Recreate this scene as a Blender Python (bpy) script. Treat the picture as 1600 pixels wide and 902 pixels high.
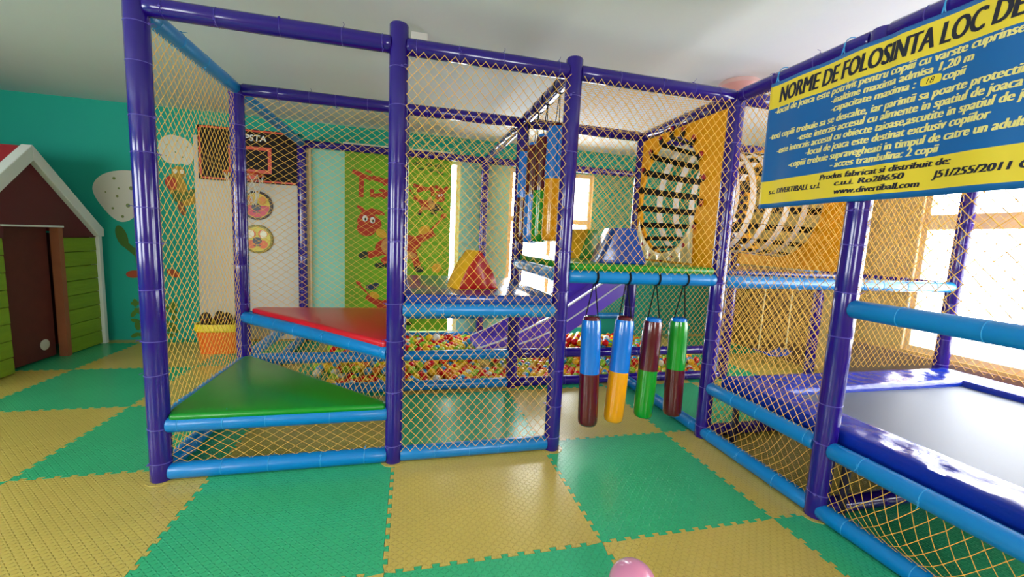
import bpy, bmesh, math, random
from mathutils import Vector, Matrix, Quaternion
random.seed(7)
PI = math.pi
scene = bpy.context.scene
COL = scene.collection
for o in list(bpy.data.objects):
    bpy.data.objects.remove(o)

# ------------------------------------------------------------------ camera
yaw, pitch, roll = 0.24355, -0.11814, 0.04758
fwd = Vector((math.sin(yaw)*math.cos(pitch), math.cos(yaw)*math.cos(pitch), math.sin(pitch)))
rt = Vector((math.cos(yaw), -math.sin(yaw), 0))
up = rt.cross(fwd)
cr, sr = math.cos(roll), math.sin(roll)
rt2, up2 = rt*cr + up*sr, up*cr - rt*sr
cam_d = bpy.data.cameras.new('camera')
cam = bpy.data.objects.new('camera', cam_d)
COL.objects.link(cam)
cam_d.sensor_fit = 'HORIZONTAL'
cam_d.sensor_width = 36.0
cam_d.lens = 644.4/1600*36.0
cam_d.clip_start = 0.02
mw = Matrix((rt2, up2, -fwd)).transposed().to_4x4()
mw.translation = Vector((0.0846, -2.6514, 1.4186))
cam.matrix_world = mw
scene.camera = cam

# ------------------------------------------------------------------ world, exposure
world = bpy.data.worlds.new('daylight')
scene.world = world
world.use_nodes = True
bgn = world.node_tree.nodes['Background']
bgn.inputs[0].default_value = (0.93, 0.97, 1.0, 1)
bgn.inputs[1].default_value = 13.5
vs = scene.view_settings
vs.view_transform = 'Standard'
vs.look = 'None'
vs.gamma = 1.0
vs.use_curve_mapping = False
vs.exposure = 0.28


def portal(name, loc, rot, sx, sy):
    d = bpy.data.lights.new(name, 'AREA')
    d.shape = 'RECTANGLE'
    d.size, d.size_y = sx, sy
    d.cycles.is_portal = True
    o = bpy.data.objects.new(name, d)
    o.location, o.rotation_euler = loc, rot
    COL.objects.link(o)


# room box and its window openings (metres; X right, Y away, Z up; floor mats are 1 m)
XL, XR, YF, YB, ZC = -5.2, 4.95, -4.8, 3.15, 2.75
WA = (-0.62, 0.73, 0.03, 2.45)      # back wall, behind the printed blind
WB = (1.42, 2.70, 0.12, 2.42)       # back wall
WR = (-3.6, 0.40, 0.50, 2.30)       # right wall (Y range)
WF1 = (-4.6, -2.7, 0.9, 2.35)       # assumed windows behind the photographer, unseen, sized for fill light
WF2 = (0.6, 1.8, 1.0, 2.3)
WL = (-3.6, -1.0, 0.85, 2.35)         # left wall (Y range), unseen window assumed for fill light
portal('window_light', ((WB[0]+WB[1])/2, YB+.16, (WB[2]+WB[3])/2), (-PI/2, 0, 0), WB[1]-WB[0], WB[3]-WB[2])
portal('window_light', (0.66, YB+.16, 1.3), (-PI/2, 0, 0), .14, 2.3)
portal('window_light', (XR+.16, (WR[0]+WR[1])/2, (WR[2]+WR[3])/2), (0, PI/2, 0), WR[3]-WR[2], WR[1]-WR[0])
for w in (WF1, WF2):
    portal('window_light', ((w[0]+w[1])/2, YF-.16, (w[2]+w[3])/2), (PI/2, 0, 0), w[1]-w[0], w[3]-w[2])
portal('window_light', (XL-.16, (WL[0]+WL[1])/2, (WL[2]+WL[3])/2), (0, -PI/2, 0), WL[3]-WL[2], WL[1]-WL[0])

# ------------------------------------------------------------------ materials


def lin(h):
    h = h.lstrip('#')
    v = [int(h[i:i+2], 16)/255 for i in (0, 2, 4)]
    return tuple(x/12.92 if x <= .04045 else ((x+.055)/1.055)**2.4 for x in v) + (1,)


MATS = {}


def mat(name, col, rough=.5, metal=0, bump=0, bscale=40, var=0, vscale=3, coat=0, spec=.5, stretch=None, emit=0, trans=0):
    if name in MATS:
        return MATS[name]
    m = bpy.data.materials.new(name)
    m.use_nodes = True
    nt = m.node_tree
    b = nt.nodes['Principled BSDF']
    c = lin(col)
    b.inputs['Base Color'].default_value = c
    b.inputs['Roughness'].default_value = rough
    b.inputs['Metallic'].default_value = metal
    b.inputs['Specular IOR Level'].default_value = spec
    if coat:
        b.inputs['Coat Weight'].default_value = coat
        b.inputs['Coat Roughness'].default_value = .08
    if trans:
        b.inputs['Transmission Weight'].default_value = trans
    if bump or var:
        tc = nt.nodes.new('ShaderNodeTexCoord')
        mp = nt.nodes.new('ShaderNodeMapping')
        if stretch:
            mp.inputs['Scale'].default_value = stretch
        nt.links.new(tc.outputs['Object'], mp.inputs[0])
    if bump:
        n = nt.nodes.new('ShaderNodeTexNoise')
        n.inputs['Scale'].default_value = bscale
        n.inputs['Detail'].default_value = 4
        nt.links.new(mp.outputs[0], n.inputs['Vector'])
        bp = nt.nodes.new('ShaderNodeBump')
        bp.inputs['Strength'].default_value = bump
        bp.inputs['Distance'].default_value = .02
        nt.links.new(n.outputs[0], bp.inputs['Height'])
        nt.links.new(bp.outputs[0], b.inputs['Normal'])
    if var:
        n = nt.nodes.new('ShaderNodeTexNoise')
        n.inputs['Scale'].default_value = vscale
        n.inputs['Detail'].default_value = 5
        nt.links.new(mp.outputs[0], n.inputs['Vector'])
        mx = nt.nodes.new('ShaderNodeMix')
        mx.data_type = 'RGBA'
        mx.inputs[6].default_value = tuple(x*(1-var) for x in c[:3]) + (1,)
        mx.inputs[7].default_value = tuple(min(1, x*(1+var)) for x in c[:3]) + (1,)
        nt.links.new(n.outputs[0], mx.inputs[0])
        nt.links.new(mx.outputs[2], b.inputs['Base Color'])
    MATS[name] = m
    return m


def mat_tread(name, col):
    """EVA foam mat with raised tread dashes, alternating in direction."""
    m = bpy.data.materials.new(name)
    m.use_nodes = True
    nt = m.node_tree
    L = nt.links.new
    b = nt.nodes['Principled BSDF']
    c = lin(col)
    b.inputs['Roughness'].default_value = .27
    b.inputs['Specular IOR Level'].default_value = .6
    tc = nt.nodes.new('ShaderNodeTexCoord')
    sp = nt.nodes.new('ShaderNodeSeparateXYZ')
    L(tc.outputs['Object'], sp.inputs[0])

    def M(op, a, bb=None, v=None):
        n = nt.nodes.new('ShaderNodeMath')
        n.operation = op
        for i, x in enumerate((a, bb, v)):
            if x is None:
                continue
            if isinstance(x, (int, float)):
                n.inputs[i].default_value = x
            else:
                L(x, n.inputs[i])
        return n.outputs[0]
    P = 1/.021
    u = M('MULTIPLY', sp.outputs[0], P)
    v = M('MULTIPLY', sp.outputs[1], P)
    fu, fv = M('FLOOR', u), M('FLOOR', v)
    par = M('FLOORED_MODULO', M('ADD', fu, fv), 2)
    sg = M('SUBTRACT', M('MULTIPLY', par, 2), 1)
    lu = M('SUBTRACT', M('SUBTRACT', u, fu), .5)
    lv = M('SUBTRACT', M('SUBTRACT', v, fv), .5)
    lu = M('MULTIPLY', lu, sg)
    a = M('MULTIPLY', M('ADD', lu, lv), .7071)
    d = M('MULTIPLY', M('SUBTRACT', lu, lv), .7071)
    q = M('ADD', M('POWER', M('DIVIDE', a, .50), 2), M('POWER', M('DIVIDE', d, .19), 2))
    h = nt.nodes.new('ShaderNodeMapRange')
    h.interpolation_type = 'SMOOTHSTEP'
    L(q, h.inputs[0])
    h.inputs[1].default_value = 1.1
    h.inputs[2].default_value = .3
    bp = nt.nodes.new('ShaderNodeBump')
    bp.inputs['Strength'].default_value = 1.0
    bp.inputs['Distance'].default_value = .006
    L(h.outputs[0], bp.inputs['Height'])
    L(bp.outputs[0], b.inputs['Normal'])
    n = nt.nodes.new('ShaderNodeTexNoise')
    n.inputs['Scale'].default_value = 2.2
    n.inputs['Detail'].default_value = 6
    L(tc.outputs['Object'], n.inputs['Vector'])
    mx = nt.nodes.new('ShaderNodeMix')
    mx.data_type = 'RGBA'
    mx.inputs[6].default_value = tuple(x*.86 for x in c[:3]) + (1,)
    mx.inputs[7].default_value = tuple(min(1, x*1.12) for x in c[:3]) + (1,)
    L(n.outputs[0], mx.inputs[0])
    L(mx.outputs[2], b.inputs['Base Color'])
    return m


def mat_glass(name):
    m = bpy.data.materials.new(name)
    m.use_nodes = True
    nt = m.node_tree
    nt.nodes.clear()
    out = nt.nodes.new('ShaderNodeOutputMaterial')
    t = nt.nodes.new('ShaderNodeBsdfTransparent')
    g = nt.nodes.new('ShaderNodeBsdfGlossy')
    g.inputs['Roughness'].default_value = .02
    mx = nt.nodes.new('ShaderNodeMixShader')
    mx.inputs[0].default_value = .06
    nt.links.new(t.outputs[0], mx.inputs[1])
    nt.links.new(g.outputs[0], mx.inputs[2])
    nt.links.new(mx.outputs[0], out.inputs[0])
    return m


M_PURPLE = mat('purple_vinyl_sleeve', '#240b7c', .15, bump=.025, bscale=14, coat=.25)
M_BLUE = mat('blue_vinyl_sleeve', '#007cc6', .3, bump=.07, bscale=14, coat=.1)
M_NAVY = mat('royal_blue_vinyl', '#0840a0', .2, bump=.1, bscale=7, coat=.4)
M_TIE = mat('cable_tie_plastic', '#5d4cb4', .3)
M_TIEB = mat('cable_tie_clear', '#2c97d6', .3)
M_TIEP = mat('cable_tie_violet', '#3a2496', .3)
M_NET = mat('net_cord_yellow', '#f4bd50', .7)
M_GREENPAD = mat('green_vinyl', '#078a22', .3, bump=.05, bscale=5, coat=.06)
M_REDPAD = mat('red_vinyl', '#d00c26', .28, bump=.05, bscale=5, coat=.08)
M_YELLOWV = mat('yellow_vinyl', '#e8ad0c', .35, bump=.08, bscale=8)
M_BAGBLUE = mat('bag_blue_vinyl', '#0d73d6', .16, bump=.22, bscale=9, coat=.5, stretch=(1, 1, .5))
M_BAGMAROON = mat('bag_maroon_vinyl', '#560c1c', .16, bump=.22, bscale=9, coat=.5, stretch=(1, 1, .5))
M_BAGGREEN = mat('bag_green_vinyl', '#0c9024', .16, bump=.22, bscale=9, coat=.5, stretch=(1, 1, .5))
M_BAGORANGE = mat('bag_orange_vinyl', '#eb9c08', .16, bump=.22, bscale=9, coat=.5, stretch=(1, 1, .5))
M_BLACK = mat('black_webbing', '#060506', .7, spec=.2)
M_WHITEWEB = mat('white_webbing', '#e6e0da', .7)
M_TEAL = mat('teal_wall_paint', '#0fa591', .75, bump=.1, bscale=60, var=.06, vscale=2)
M_CREAM = mat('cream_wall_paint', '#c6a972', .8, bump=.15, bscale=50, var=.06, vscale=2)
M_STONE = mat('brown_skirting_stone', '#96786a', .8, bump=.5, bscale=18, var=.35, vscale=14)
M_CEIL = mat('white_ceiling_paint', '#dedee3', .85, bump=.05, bscale=30, var=.05, vscale=1.2)
M_WHITE = mat('white_paint', '#e9e6e2', .5)
M_FRAME = mat('window_frame_cream', '#e3c9a0', .5)
M_GLASS = mat_glass('window_glass')
M_MATG = mat_tread('green_foam_mat', '#38b87f')
M_MATY = mat_tread('yellow_foam_mat', '#ceb65a')
M_SLAB = mat('concrete_slab', '#5a554e', .9, bump=.2)

# ------------------------------------------------------------------ helpers


class MB:
    """collects geometry, then builds one mesh object"""

    def __init__(s):
        s.v, s.f, s.mi = [], [], []

    def add(s, vs, fs, mi=0):
        o = len(s.v)
        s.v += [tuple(x) for x in vs]
        s.f += [tuple(i+o for i in f) for f in fs]
        s.mi += [mi]*len(fs)

    def box(s, a, b, mi=0):
        x0, y0, z0 = a
        x1, y1, z1 = b
        s.add([(x0, y0, z0), (x1, y0, z0), (x1, y1, z0), (x0, y1, z0), (x0, y0, z1), (x1, y0, z1), (x1, y1, z1), (x0, y1, z1)],
              [(0, 3, 2, 1), (4, 5, 6, 7), (0, 1, 5, 4), (1, 2, 6, 5), (2, 3, 7, 6), (3, 0, 4, 7)], mi)

    def prism(s, poly, d, mi=0):
        """poly: 3D points in order; extruded by vector d"""
        n = len(poly)
        p = [Vector(q) for q in poly]
        d = Vector(d)
        s.add(p + [q+d for q in p], [tuple(range(n))[::-1], tuple(range(n, 2*n))] + [(i, (i+1) % n, n+(i+1) % n, n+i) for i in range(n)], mi)

    def lathe(s, prof, n=20, mi=0, c=(0, 0, 0), ax=None):
        """prof: (r, z) list around local Z (or rotated by ax quaternion)"""
        vs, fs = [], []
        k = len(prof)
        for r, z in prof:
            for i in range(n):
                a = 2*PI*i/n
                p = Vector((r*math.cos(a), r*math.sin(a), z))
                if ax:
                    p = ax @ p
                vs.append(p + Vector(c))
        for j in range(k-1):
            for i in range(n):
                fs.append((j*n+i, j*n+(i+1) % n, (j+1)*n+(i+1) % n, (j+1)*n+i))
        fs.append(tuple(range(n))[::-1])
        fs.append(tuple((k-1)*n+i for i in range(n)))
        s.add(vs, fs, mi)

    def tube(s, pts, r, n=8, mi=0, flat=None, closed=False):
        """tube along points; flat=(w,h,upvector) gives a flat band"""
        P = [Vector(p) for p in pts]
        k = len(P)
        vs, fs = [], []
        for i, p in enumerate(P):
            if closed:
                t = (P[(i+1) % k]-P[i-1])
            else:
                t = P[min(i+1, k-1)]-P[max(i-1, 0)]
            t.normalize()
            if flat:
                u = flat[2](p) if callable(flat[2]) else Vector(flat[2])
                sdir = t.cross(u).normalized()
                u = sdir.cross(t).normalized()
                ring = [sdir*a*flat[0]/2 + u*b*flat[1]/2 for a, b in ((-1, -1), (1, -1), (1, 1), (-1, 1))]
            else:
                h = Vector((0, 0, 1)) if abs(t.z) < .9 else Vector((1, 0, 0))
                a1 = t.cross(h).normalized()
                a2 = t.cross(a1)
                ring = [(a1*math.cos(2*PI*q/n)+a2*math.sin(2*PI*q/n))*r for q in range(n)]
            vs += [p+q for q in ring]
        m = len(ring)
        for i in range(k if closed else k-1):
            j = (i+1) % k
            for q in range(m):
                fs.append((i*m+q, i*m+(q+1) % m, j*m+(q+1) % m, j*m+q))
        if not closed:
            fs += [tuple(range(m))[::-1], tuple((k-1)*m+q for q in range(m))]
        s.add(vs, fs, mi)

    def mesh(s, name, mats, smooth=False, bevel=0, seg=2, angle=35):
        me = bpy.data.meshes.new(name)
        me.from_pydata(s.v, [], s.f)
        for m in (mats if isinstance(mats, (list, tuple)) else [mats]):
            me.materials.append(m)
        me.polygons.foreach_set('material_index', s.mi)
        bm = bmesh.new()
        bm.from_mesh(me)
        if bevel:
            bmesh.ops.remove_doubles(bm, verts=bm.verts, dist=1e-5)
            es = [e for e in bm.edges if len(e.link_faces) == 2 and e.calc_face_angle() > .5]
            bmesh.ops.bevel(bm, geom=es, offset=bevel, segments=seg, profile=.5, affect='EDGES', clamp_overlap=True)
        bmesh.ops.recalc_face_normals(bm, faces=bm.faces)
        bm.to_mesh(me)
        bm.free()
        if smooth:
            me.polygons.foreach_set('use_smooth', [True]*len(me.polygons))
            if angle:
                me.set_sharp_from_angle(angle=math.radians(angle))
        me.update()
        return me

    def build(s, name, mats, parent=None, **k):
        return link(name, s.mesh(name, mats, **k), parent)


def link(name, me, parent=None, loc=None, rot=None):
    o = bpy.data.objects.new(name, me)
    COL.objects.link(o)
    if parent:
        o.parent = parent
    if loc is not None:
        o.location = loc
    if rot is not None:
        if isinstance(rot, Quaternion):
            o.rotation_mode = 'QUATERNION'
            o.rotation_quaternion = rot
        else:
            o.rotation_euler = rot
    return o


def tag(o, label=None, cat=None, group=None, kind=None):
    if label:
        o['label'] = label
    if cat:
        o['category'] = cat
    if group:
        o['group'] = group
    if kind:
        o['kind'] = kind
    return o


def thing(name, label, cat, loc=(0, 0, 0), rz=0, group=None):
    o = bpy.data.objects.new(name, None)
    COL.objects.link(o)
    o.empty_display_size = .1
    o.location = loc
    o.rotation_euler = (0, 0, rz)
    return tag(o, label, cat, group)


def boxes(name, rects, m, parent=None, **k):
    b = MB()
    for a, c in rects:
        b.box(a, c)
    return b.build(name, m, parent, **k)


# ------------------------------------------------------------------ room shell
floor = boxes('floor', [((XL-.2, YF-.2, -.12), (XR+.2, YB+.2, -.013))], M_SLAB)
tag(floor, 'floor laid with interlocking green and yellow foam mats', kind='structure')


def edge_profile(n=12, d=.0105):
    """tooth line along one unit edge: list of (s, offset)"""
    pts = [(0, 0)]
    p = .92/n
    for k in range(n):
        s0 = .04+k*p
        pts += [(s0+p*.02, d), (s0+p*.10, d)] if 0 else []
        pts += [(s0+.10*p, -d), (s0-.0*p+.04*p, d), (s0+.50*p, d), (s0+.44*p, -d)]
    return pts


EP = edge_profile()
outline = []
g = .0011
for s, d in EP:
    outline.append((s, d))
for s, d in EP:
    outline.append((1-d, s))
for s, d in EP[1:][::-1] + [EP[0]]:
    pass
bot = [(s, d) for s, d in EP]                       # bottom edge, left to right
right = [(1+d, s) for s, d in EP]                    # right edge, upwards
top = [(s, 1+d) for s, d in EP[1:]][::-1]            # top edge, right to left
left = [(d, s) for s, d in EP[1:]][::-1]
outline = bot + [(1, 0)] + right[1:] + [(1, 1)] + top + [(0, 1)] + left


def inset(poly, g):
    out = []
    n = len(poly)
    for i in range(n):
        p0, p1, p2 = Vector(poly[i-1]), Vector(poly[i]), Vector(poly[(i+1) % n])
        a, b = (p1-p0).normalized(), (p2-p1).normalized()
        na, nb = Vector((-a.y, a.x)), Vector((-b.y, b.x))
        m = (na+nb)
        m = m/max(.4, m.length_squared/2) if m.length > 1e-6 else na
        out.append(tuple(p1+m*g))
    return out


bm_ = MB()
o1 = inset(outline, g)
bm_.prism([(x-.5, y-.5, -.012) for x, y in o1], (0, 0, .012))
mesh_g = bm_.mesh('mat_green', M_MATG)
mesh_y = bm_.mesh('mat_yellow', M_MATY)
for i in range(-5, 5):
    for j in range(-4, 4):
        if j < -3 and abs(i) > 3:
            continue
        link('foam_mat', mesh_y if (i+j) % 2 else mesh_g, floor, (i+.5, j+.5, 0))

tag(boxes('ceiling', [((XL-.2, YF-.2, ZC), (XR+.2, YB+.2, ZC+.12))], M_CEIL), 'plain white painted ceiling', kind='structure')


def wall_x(name, m, y0, y1, x0, x1, openings, label):
    """wall along X with openings (x0,x1,z0,z1)"""
    r, cx = [], x0
    for a, b, c, d in sorted(openings):
        r += [((cx, y0, -.02), (a, y1, ZC)), ((a, y0, -.02), (b, y1, c)), ((a, y0, d), (b, y1, ZC))]
        cx = b
    r.append(((cx, y0, -.02), (x1, y1, ZC)))
    return tag(boxes(name, r, m), label, kind='structure')


def wall_y(name, m, x0, x1, y0, y1, openings, label):
    r, cy = [], y0
    for a, b, c, d in sorted(openings):
        r += [((x0, cy, -.02), (x1, a, ZC)), ((x0, a, -.02), (x1, b, c)), ((x0, a, d), (x1, b, ZC))]
        cy = b
    r.append(((x0, cy, -.02), (x1, y1, ZC)))
    return tag(boxes(name, r, m), label, kind='structure')


wall_x('wall_back', M_TEAL, YB, YB+.2, XL-.2, XR+.2, [WA, WB], 'teal painted wall behind the play frame')
wall_x('wall_front', M_CREAM, YF-.2, YF, XL-.2, XR+.2, [WF1, WF2], 'cream wall behind the photographer')
wall_y('wall_right', M_CREAM, XR, XR+.2, YF, YB, [WR], 'cream wall with wide windows beyond the trampoline')
wall_y('wall_left', M_TEAL, XL-.2, XL, YF, YB, [WL], 'teal wall at the left')
tag(boxes('trim_1', [((XR-.03, -4.5, 0), (XR, .9, .47))], M_STONE), 'brown stone skirting under the right windows', kind='structure')


tag(boxes('shade_panel', [((XR-.025, 1.3, 0), (XR, YB, 1.2))], mat('brown_wall_shade', '#6a4a26', .6, var=.2, vscale=5, stretch=(1, 4, .6))), 'brown panel added as painted shade low on the right wall behind the tunnel', kind='structure')  # brown sheet added to darken the wall where it lies in shade


tag(boxes('trim_4', [((-1.15, YB-.008, 0), (WA[0], YB, 2.44)), ((WA[1], YB-.008, 0), (WB[0], YB, 2.44))], mat('pale_teal_wall', '#8fcdb8', .7, var=.04)), 'paler teal lower wall either side of the printed blind', kind='structure')  # thin paler teal sheets over the lower back wall


def window(name, axis, pos, w, bars_v, bars_h, label, t=.055):
    a, b, c, d = w
    root = bpy.data.objects.new(name, None)
    COL.objects.link(root)
    tag(root, label, kind='structure')

    def bx(u0, u1, z0, z1, e0, e1):
        return ((u0, pos+e0, z0), (u1, pos+e1, z1)) if axis == 'x' else ((pos+e0, u0, z0), (pos+e1, u1, z1))
    boxes('window_frame', [bx(a, a+t, c, d, .03, .10), bx(b-t, b, c, d, .03, .10), bx(a+t, b-t, c, c+t, .03, .10), bx(a+t, b-t, d-t, d, .03, .10)], M_FRAME, root)
    for u in bars_v:
        boxes('mullion', [bx(u-t/2, u+t/2, c+t, d-t, .035, .095)], M_FRAME, root)
    for z, h in bars_h:
        boxes('transom', [bx(a+t, b-t, z-h/2, z+h/2, .032, .098)], M_FRAME, root)
    boxes('reveal', [bx(a, a+.012, c, d, -.001, .03), bx(b-.012, b, c, d, -.001, .03)], M_FRAME, root)
    boxes('pane', [bx(a+t, b-t, c+t, d-t, .06, .066)], M_GLASS, root)


window('window_1', 'x', YB, WA, [.08], [], 'tall window mostly hidden behind the green printed blind')
window('window_2', 'x', YB, WB, [2.06], [(1.72, .07)], 'bright window behind the hanging bags')
window('window_3', 'y', XR, WR, [-.93, -2.27], [(1.775, .14)], 'wide overexposed window beyond the trampoline')
window('fill_window_1', 'x', YF-.16, WF1, [-2.8], [], 'unseen window assumed for fill light behind the photographer left')
window('fill_window_2', 'x', YF-.16, WF2, [1.7], [], 'unseen window assumed for fill light behind the photographer right')
window('fill_window_3', 'y', XL-.16, WL, [-2.4], [], 'unseen window assumed for fill light in the left wall')

# ------------------------------------------------------------------ play frame
c0, c1, c2, c3, c35, c4 = -1.24, 0.0, 1.048, 2.256, 3.458, 4.66
r0, r1, r2, rm, rn = -0.107, 1.093, 3.068, -1.021, -1.96
H = 2.466
RP, RR = .053, .046
frame = thing('soft_play_frame', 'purple and blue padded pipe climbing frame with yellow safety nets', 'climbing frame', (0, 0, 0))


def sleeve_mesh(name, L, r, m, rings):
    """foam sleeve along local Z with soft waists where ties pull it in"""
    b = MB()
    prof = [(r*.9, 0), (r, .008)]
    for z in rings:
        if .03 < z < L-.03:
            prof += [(r, z-.012), (r*.98, z), (r, z+.012)]
    prof += [(r, L-.008), (r*.9, L)]
    prof.sort(key=lambda q: q[1])
    b.lathe(prof, 20)
    return b.mesh(name, m, smooth=True, angle=50)


def ring_mesh(name, r, m):
    b = MB()
    b.tube([(r*math.cos(2*PI*i/18), r*math.sin(2*PI*i/18), 0) for i in range(18)], .0022, 5, closed=True)
    b.box((r, -.006, -.005), (r+.007, .004, .005))
    b.tube([(r+.004, 0, 0), (r+.016, .012, .008), (r+.02, .026, .004)], .0016, 4)
    return b.mesh(name, m, smooth=True)


TIE_P = ring_mesh('tie', RP*.99, M_TIE)
TIE_RP = ring_mesh('tie', RR*.99, M_TIEP)
TIE_RB = ring_mesh('tie', RR*.99, M_TIEB)
TIE_RS = {}
collar = MB()
collar.lathe([(RP+.006, 0), (RP+.022, 0), (RP+.022, .003), (RP+.006, .003)], 24)
COLLAR = collar.mesh('collar', M_MATY)


def post(x, y, top=H+.02, label=None):
    rings = []
    z = .09 + random.random()*.05
    while z < top-.05:
        rings.append(z)
        z += .17+random.random()*.2
    o = link('post', sleeve_mesh('post', top, RP, M_PURPLE, rings), frame, (x, y, 0), (0, 0, random.random()*6))
    if label:
        o['label'] = label
    for z in rings:
        link('cable_tie', TIE_P, o, (0, 0, z), (random.uniform(-.06, .06), random.uniform(-.06, .06), random.random()*6.3))
    link('base_collar', COLLAR, o, (0, 0, 0.0))
    return o


def rail(p, q, m=None, r=RR, trim=RP*.8, step=.27, dark=False):
    m = m or M_BLUE
    p, q = Vector(p), Vector(q)
    d = (q-p).normalized()
    p, q = p+d*trim, q-d*trim
    L = (q-p).length
    rings = []
    z = random.uniform(.05, step)
    while z < L-.04:
        rings.append(z)
        z += step*random.uniform(.7, 1.3)
    o = link('rail', sleeve_mesh('rail', L, r, m, rings), frame, p, d.to_track_quat('Z', 'Y'))
    for z in rings:
        link('cable_tie', TIE_RB if m == M_BLUE else TIE_RP, o, (0, 0, z), (0, 0, random.random()*6.3))
    return o


for x, y, t in ((c0, r0, 2.56), (c1, r0, 2.575), (c2, r0, 2.545), (c3, r0, H+.03), (c0, r1, H+.03), (c1, r1, H+.03), (c2, r1, H+.03), (c3, r1, H+.03),
                (c0, r2-.02, H+.03), (c2, r2-.02, H+.03), (c3, rm, H+.03), (c3, rn, H+.03), (c4, r0, H+.03), (c35, r1, H+.03), (c4, r1, H+.03), (c4, rn, H+.03)):
    post(x, y, t)
# top rails
for a, b in (((c0, r0), (c1, r0)), ((c1, r0), (c2, r0)), ((c2, r0), (c3, r0)), ((c0, r1), (c1, r1)), ((c1, r1), (c2, r1)), ((c2, r1), (c3, r1)),
             ((c2, r0), (c2, r1)), ((c2, r1), (c2, r2)), ((c3, r0), (c3, r1)), ((c0, r2-.02), (c2, r2-.02)), ((c2, r2-.02), (c35, r2-.02)), ((c3, r0), (c3, rm)), ((c3, rm), (c3, rn)),
             ((c3, r0), (c4, r0)), ((c3, r1), (c35, r1)), ((c35, r1), (c4, r1)), ((c4, r0), (c4, r1)), ((c4, r0), (c4, rn)), ((c3, rn), (c4, rn))):
    rail((a[0], a[1], H), (b[0], b[1], H), M_PURPLE)
rail((c0, r0, H), (c0, r1, H), M_BLUE)
rail((c0, r1, H), (c0, r2, H), M_BLUE)
# floor rails
for a, b, m in (((c0, r0), (c1, r0), M_BLUE), ((c1, r0), (c2, r0), M_BLUE), ((c0, r0), (c0, r1), M_BLUE), ((c0, r1), (c1, r1), M_BLUE), ((c1, r1), (c2, r1), M_BLUE),
                ((c2, r1), (c3, r1), M_PURPLE), ((c3, r1), (c35, r1), M_PURPLE), ((c3, r0), (c3, r1), M_BLUE), ((c3, r0), (c3, rm), M_BLUE), ((c3, rm), (c3, rn), M_BLUE),
                ((c3, r0), (c4, r0), M_PURPLE), ((c3, rm), (c4, rm), M_PURPLE), ((c4, r0), (c4, rn), M_PURPLE)):
    rail((a[0], a[1], .047), (b[0], b[1], .047), m, trim=RP*.8 if a[0] != c3 or b[0] != c3 else RP*.5)
# step, platform, ball pit and trampoline rails
rail((c0, r0, .32), (c1, r0, .32))
rail((c0, r1, .69), (c1, r0, .69))
rail((c0, r1, .69), (c1, r1, .69))
rail((c1, r0, .69), (c1, r1, .69))
rail((c0, r0, .32), (c0, r1, .32))
rail((c0, r1, .315), (c1, r0, .315))
rail((c1, r0, .967), (c2, r0, .967))
rail((c1, r1, .967), (c2, r1, .967))
rail((c2, r0, .967), (c2, r1, .967))
rail((c2, r0, 1.197), (c3, r0, 1.197))
rail((c2, r1, 1.197), (c3, r1, 1.197))
rail((c2, r0, 1.197), (c2, r1, 1.197))
rail((c3, r0, 1.197), (c3, r1, 1.197))
for a, b, m in ((c0, c1, M_BLUE), (c1, c2, M_BLUE), (c2, c3, M_PURPLE), (c3, c35, M_PURPLE)):
    rail((a, r1, .33), (b, r1, .33), m)
rail((c0, r1, .33), (c0, r2, .33))
rail((c0, r1, .047), (c0, r2, .047))
rail((c0, r2-.02, .047), (c2, r2-.02, .047))
rail((c0, r2-.02, .33), (c2, r2-.02, .33))
rail((c2, r2-.02, .33), (c35, r2-.02, .33))
rail((c3, r0, .395), (c3, rm, .395))
rail((c3, rm, .395), (c3, rn, .395))
rail((c3, rm, 1.152), (c3, rn, 1.152))
rail((c3, r0, 1.187), (c4, r0, 1.187))
rail((c3, r1, 1.187), (c4, r1, 1.187))
rail((c4, r0, 1.187), (c4, r1, 1.187), M_PURPLE)


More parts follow.
